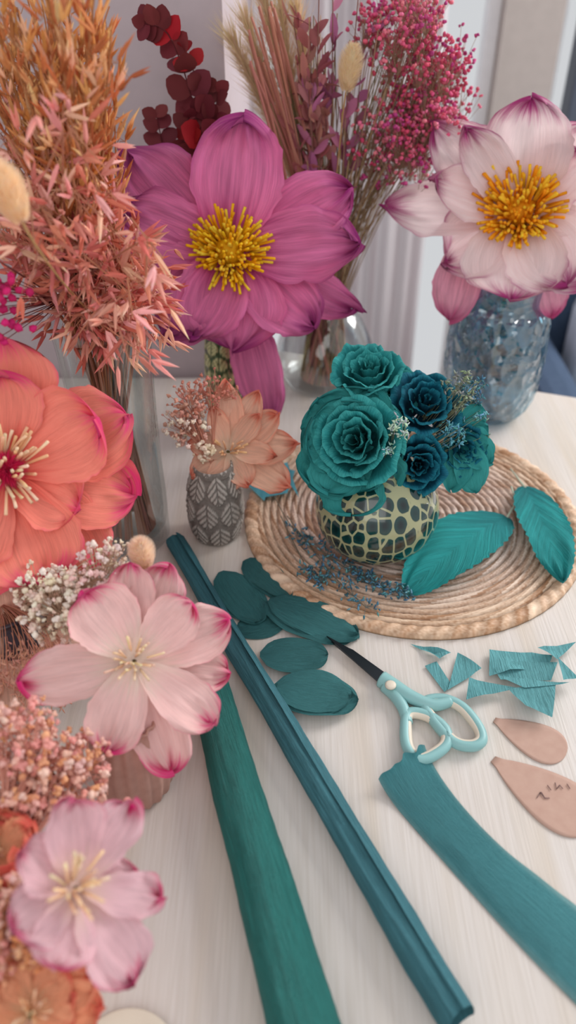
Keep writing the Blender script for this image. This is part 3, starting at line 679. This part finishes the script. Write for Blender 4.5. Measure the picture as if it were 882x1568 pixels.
mb = MB(); mouth0 = Vector((gv.x, gv.y, .232))
for i in range(60):
    u = R.uniform(-60, 185); v = R.uniform(-90, 120); y = .60+R.uniform(-.05, .13)
    a = R.uniform(0, 6.28); b_ = gv+Vector((math.cos(a)*.022, math.sin(a)*.022, .014)); m_ = mouth0+Vector((math.cos(a+2.6)*.03*R.random(), math.sin(a+2.6)*.03*R.random(), 0))
    oat(mb, b_, m_, Y(min(u, 172), v, y), 18, cA, C(176, 118, 74), L=.018, spread=.014, up=.45, start=.46, fat=.075)
mb.obj('golden_oats', M_plant, oatb, smooth=False)
mb = MB()
for i in range(70):
    u = R.uniform(-20, 240); v = R.uniform(215, 490) if u > 110 else R.uniform(190, 380); y = .56+R.uniform(-.05, .10)
    if u > 160: v = R.uniform(330, 520)
    a = R.uniform(0, 6.28); b_ = gv+Vector((math.cos(a)*.024, math.sin(a)*.024, .014)); m_ = mouth0+Vector((math.cos(a+2.6)*.033*R.random(), math.sin(a+2.6)*.033*R.random(), 0))
    oat(mb, b_, m_, Y(u, v, y), 14, cB, C(190, 125, 100), L=.021, spread=.022, up=-.1, start=.32, droop=.025, fat=.085)
mb.obj('pink_oats', M_plant, oatb, smooth=False)

def bunny(name, u, v, y, dirn, L, r, root, col=C(240, 205, 165), parent=None):
    e = empty(name)
    if parent: e.parent = parent
    c0 = Y(u, v, y); d = dirn.normalized(); mb = MB()
    p0 = c0-d*L/2
    for i in range(2200):
        f = R.random(); q = rv().normalized(); q = (q-d*q.dot(d)).normalized(); rr = r*math.sin(pi*min(.97, f*.85+.12))**.7
        mb.hair(p0+d*L*f+q*rr*.6, (q*1.0+d*1.1).normalized(), rr*.6+.003, .00022, jc(col, .1))
    mb.spindle(p0, d, L, r*.7, col, 8); mb.obj('seed_head', M_fluff, e)
    mb = MB(); mb.tube(bez(p0, p0-d*.03, Vector(root), 8), .0008, .0008, C(190, 150, 100), 4); mb.obj('stem', M_plant, e)
M_fluff = plant_mat('fluff', .5, .9)
bunny('bunny_tail_grass', 12, 296, .47, Vector((-.3, 0, 1)), .034, .0105, mouth0, C(255, 232, 200), oatb)
bunny('bunny_tail_grass.001', 218, 850, .43, Vector((-.1, .1, 1)), .024, .0085, (vs1.x, vs1.y, .06), C(255, 236, 216))

bq = empty('dried_flower_bouquet')
bunny('bunny_tail_grass.002', 536, 105, .90, Vector((.15, 0, 1)), .042, .012, (gb.x, gb.y, .12), C(248, 232, 200), bq)
gm = Vector((gb.x, gb.y, .118))
def stem_to(mb, tip, col, r=.0009, w=.016):
    a = R.uniform(0, 6.28); b_ = gb+Vector((math.cos(a)*.03, math.sin(a)*.03, .012)); m_ = gm+Vector((R.uniform(-.022, .022), R.uniform(-.02, .02), 0))
    c_ = m_.lerp(tip, .4)+Vector((0, 0, .03)); pts = [b_, m_]+bez(m_, c_, tip, 7)[1:]; mb.tube(pts, r, r*.6, col, 4, False); return pts
mb = MB()
for i in range(90):
    stem_to(mb, Y(R.uniform(400, 640), R.uniform(20, 260), .95+R.uniform(-.04, .06)), jc(R.choice([C(170, 145, 100), C(140, 130, 92), C(185, 155, 120)]), .2))
for i in range(26):
    tip = Y(R.uniform(380, 420), R.uniform(0, 110), .93+R.uniform(-.02, .02)); stem_to(mb, tip, jc(C(205, 140, 122), .12), .0019)
mb.obj('stems', M_plant, bq, smooth=False)
mb = MB()
for (u, v) in ((360, 70), (395, -40), (380, 40), (420, -60), (455, 20)):
    pts = stem_to(mb, Y(u, v, .97), C(190, 160, 115), .0012)
    for i in range(1300):
        f = R.uniform(4.2, 8.0); a = min(int(f), len(pts)-2); p = pts[a].lerp(pts[a+1], f-a); d = ((pts[a+1]-pts[a]).normalized()*.9+rv()*.55).normalized()
        mb.hair(p, d, R.uniform(.02, .045), .0005, jc(C(228, 202, 164), .2))
mb.obj('pampas_plumes', M_plant, bq, smooth=False)
mb = MB()
for i in range(18):
    pts = stem_to(mb, Y(R.uniform(440, 580), R.uniform(-30, 170), .93+R.uniform(-.03, .03)), C(150, 105, 95)); cc = R.choice([C(178, 108, 110), C(168, 98, 100), C(190, 130, 124), C(176, 106, 138)])
    for q in range(12):
        f = R.uniform(4.3, 7.95); a = min(int(f), len(pts)-2); p = pts[a].lerp(pts[a+1], f-a)
        mb.leaf(p, (pts[a+1]-pts[a]).normalized()*.9+rv(), rv(), R.uniform(.016, .030), R.uniform(.007, .011), jc(cc, .2))
mb.obj('mauve_leaves', M_plant, bq)
mb = MB()
for i in range(80):
    u = R.gauss(632, 36); u = min(max(u, 560), 705); v = R.uniform(-20, 260) if u < 660 else R.uniform(40, 200)
    tip = Y(u, v, .94+R.uniform(-.04, .05)); pts = stem_to(mb, tip, jc(C(160, 135, 105)), .0006); cc = R.choice([C(226, 98, 132), C(210, 76, 110), C(236, 130, 152), C(196, 72, 132)])
    for q in range(24):
        p = tip+rv()*.025; mb.tube([tip+Vector((0, 0, -.028)), p], .00025, .00025, C(170, 135, 112), 3, False)
        for _ in range(2): mb.blob(p+rv()*.002, R.uniform(.0014, .0025), jc(cc, .25), .35)
mb.obj('pink_gypsophila', M_plant, bq)
mb = MB(); rt = Vector((bot.x, bot.y, .14))
for path in (((340, 470), (318, 330), (300, 180), (262, 60), (222, 35)), ((342, 470), (325, 340), (325, 200), (285, 80)), ((338, 470), (300, 350), (262, 270), (240, 180)), ((345, 470), (340, 330), (332, 230), (332, 140)), ((338, 470), (310, 350), (290, 260), (288, 180))):
    P = catmull([rt+Vector((0, 0, -.1))]+[rt]+[Y(u, v, .88) for u, v in path], 8, False); mb.tube(P, .0013, .0006, C(95, 35, 40), 5, False)
    n_ = len(P)
    for i in range(int(n_*.55), n_, 2):
        d = (P[min(i+1, n_-1)]-P[i-1]).normalized(); f = (i/n_-.5)*2
        x = rv(); x = (x-d*x.dot(d)).normalized(); cc = C(160, 30, 38) if R.random() < .25 else C(112, 44, 50)
        for sg in (-1, 1):
            S = .030*(1.25-.75*f); mb.leaf(P[i], x*sg*.8+d*.6, d*.4+rv()*.5+Vector((0, -1, 0)), S, S*.85, jc(cc, .2), .15, .08)
mb.obj('red_eucalyptus', M_plant)

def cluster(name, lst, rt, stemc, sq=1):
    mb = MB(); rt = Vector(rt)
    for (u, v, y, rad, n_, br, cols) in lst:
        c0 = Y(u, v, y)
        for i in range(max(3, n_//9)): mb.tube(bez(rt, rt.lerp(c0, .6)+Vector((0, 0, .01)), c0+rv()*rad*.6, 5), .0007, .0005, stemc, 4, False)
        for i in range(n_):
            p = c0+rv()*rad; q = c0+(p-c0)*.4-Vector((0, 0, rad*.3)); mb.tube([q, p], .0003, .0003, stemc, 3, False)
            b_ = br*R.uniform(.5, 1.4); cc = jc(R.choice(cols), .08)
            mb.blob(p, b_, cc, .25)
            for _ in range(4): mb.blob(p+rv()*b_*1.2, b_*.6, cc, .35)
    return mb.obj(name, M_plant)
cr = [C(254, 240, 216), C(255, 246, 230), C(250, 226, 208)]; pkb = [C(252, 200, 184), C(255, 214, 202), C(248, 174, 164), C(250, 186, 142)]
cluster('cream_dried_flowers', [(95, 925, .415, .03, 230, .0019, cr), (150, 880, .42, .024, 130, .0016, [C(250, 215, 208), C(252, 232, 225)]), (60, 900, .43, .02, 70, .0018, cr), (175, 850, .44, .014, 50, .0015, cr)], (pot.x+.02, pot.y, .08), C(214, 182, 155))
cluster('pink_dried_berries', [(40, 1165, .30, .034, 230, .0020, pkb), (95, 1190, .30, .03, 150, .0021, pkb), (20, 1230, .285, .025, 90, .0021, pkb), (130, 1170, .31, .022, 40, .0022, pkb), (160, 1225, .29, .02, 16, .0022, pkb), (25, 1110, .32, .024, 60, .0020, pkb)], (vs2.x, vs2.y+.01, .07), C(235, 170, 150))
cluster('peach_dried_berries', [(20, 1395, .215, .022, 130, .0016, pkb), (65, 1435, .20, .016, 80, .0015, [C(250, 190, 135), C(252, 205, 160), C(248, 170, 115)]), (5, 1450, .195, .018, 70, .0016, pkb)], (vs2.x, vs2.y-.005, .07), C(235, 175, 140))
cluster('small_dried_flowers', [(285, 650, .66, .024, 130, .0018, [C(250, 226, 208), C(240, 188, 168), C(252, 236, 220)]), (290, 610, .67, .022, 90, .0015, [C(225, 150, 128), C(238, 175, 155)]), (312, 692, .645, .010, 24, .0022, [C(250, 230, 205)]), (330, 600, .68, .022, 60, .0014, [C(218, 138, 122)])], (vc.x, vc.y, .08), C(215, 150, 128))
mb = MB()
for i in range(90):
    tip = Y(R.uniform(0, 110), R.uniform(1000, 1080), .40+R.uniform(-.02, .02)); mb.tube(bez(pot+Vector((0, 0, .085)), tip+Vector((0, .02, .02)), tip, 5), .0004, .0003, jc(C(215, 150, 125)), 3, False)
    for _ in range(6): mb.spindle(tip+rv()*.008, rv(), .007, .0006, jc(C(225, 165, 140)))
mb.obj('fine_dried_grass', M_plant)
mb = MB()
for i in range(30):
    q = rv()*.02; c0 = Y(-5+R.uniform(-10, 20), R.uniform(410, 500), .52); mb.blob(c0+q, .0032, jc(C(210, 40, 110), .2), .3)
    mb.tube([c0+q, mouth0+Vector((-.03, 0, .02))], .0004, .0004, C(150, 80, 80), 3, False)
mb.obj('magenta_flowers', M_plant, oatb)
mb = MB()
for path in (((392, 700), (420, 760), (450, 810), (500, 850), (560, 890)), ((440, 790), (500, 870), (560, 930)), ((470, 830), (540, 872), (585, 900)), ((500, 870), (590, 900), (622, 912)), ((430, 790), (470, 870), (492, 890))):
    P = catmull([T(u, v, .010) for u, v in path], 5, False); mb.tube(P, .0006, .0004, C(125, 120, 105), 4, False)
    for i in range(len(P)//2, len(P)):
        for _ in range(10):
            q = rv()*.013; q.z = abs(q.z)*.35; p = P[i]+q; mb.tube([P[i], p], .0002, .0002, C(110, 130, 130), 3, False); mb.spindle(p, rv(), .0055, .0011, jc(R.choice([C(80, 135, 158), C(108, 160, 178), C(68, 108, 122)]), .25))
mb.obj('blue_dried_sprig', M_plant)

# ------------------------------------------------------------------ light, world, camera
w = bpy.data.worlds.new('daylight'); sc.world = w; w.use_nodes = True
bg = w.node_tree.nodes['Background']; bg.inputs[0].default_value = (.95, .97, 1.0, 1); bg.inputs[1].default_value = .66
def area(name, loc, tgt, size, power, col):
    l = bpy.data.lights.new(name, 'AREA'); l.shape = 'RECTANGLE'; l.size = size; l.size_y = size*1.1; l.energy = power; l.color = col
    ob = bpy.data.objects.new(name, l); ob.location = loc; ob.rotation_euler = (Vector(tgt)-Vector(loc)).to_track_quat('-Z', 'Y').to_euler(); sc.collection.objects.link(ob)
area('window_daylight', (1.5, 1.5, .95), (.1, .6, 0), .9, 34, (1, .985, .97))
area('camera_side_fill', (-.2, -.9, 1.2), (0, .7, .1), 1.3, 9, (1, .97, .94))  # added fill lamp on the camera side, softens contrast on shaded fronts
cam = bpy.data.cameras.new('camera'); co = bpy.data.objects.new('camera', cam); sc.collection.objects.link(co)
co.location = (0, 0, H); co.rotation_euler = (pi/2-PIT, 0, 0); cam.sensor_fit = 'VERTICAL'; cam.sensor_height = 36; cam.sensor_width = 36; cam.lens = 36*F/1568; cam.clip_start = .01
cam.dof.use_dof = True; cam.dof.focus_distance = .68; cam.dof.aperture_fstop = 3.9
sc.camera = co
sc.view_settings.view_transform = 'Standard'; sc.view_settings.exposure = 0
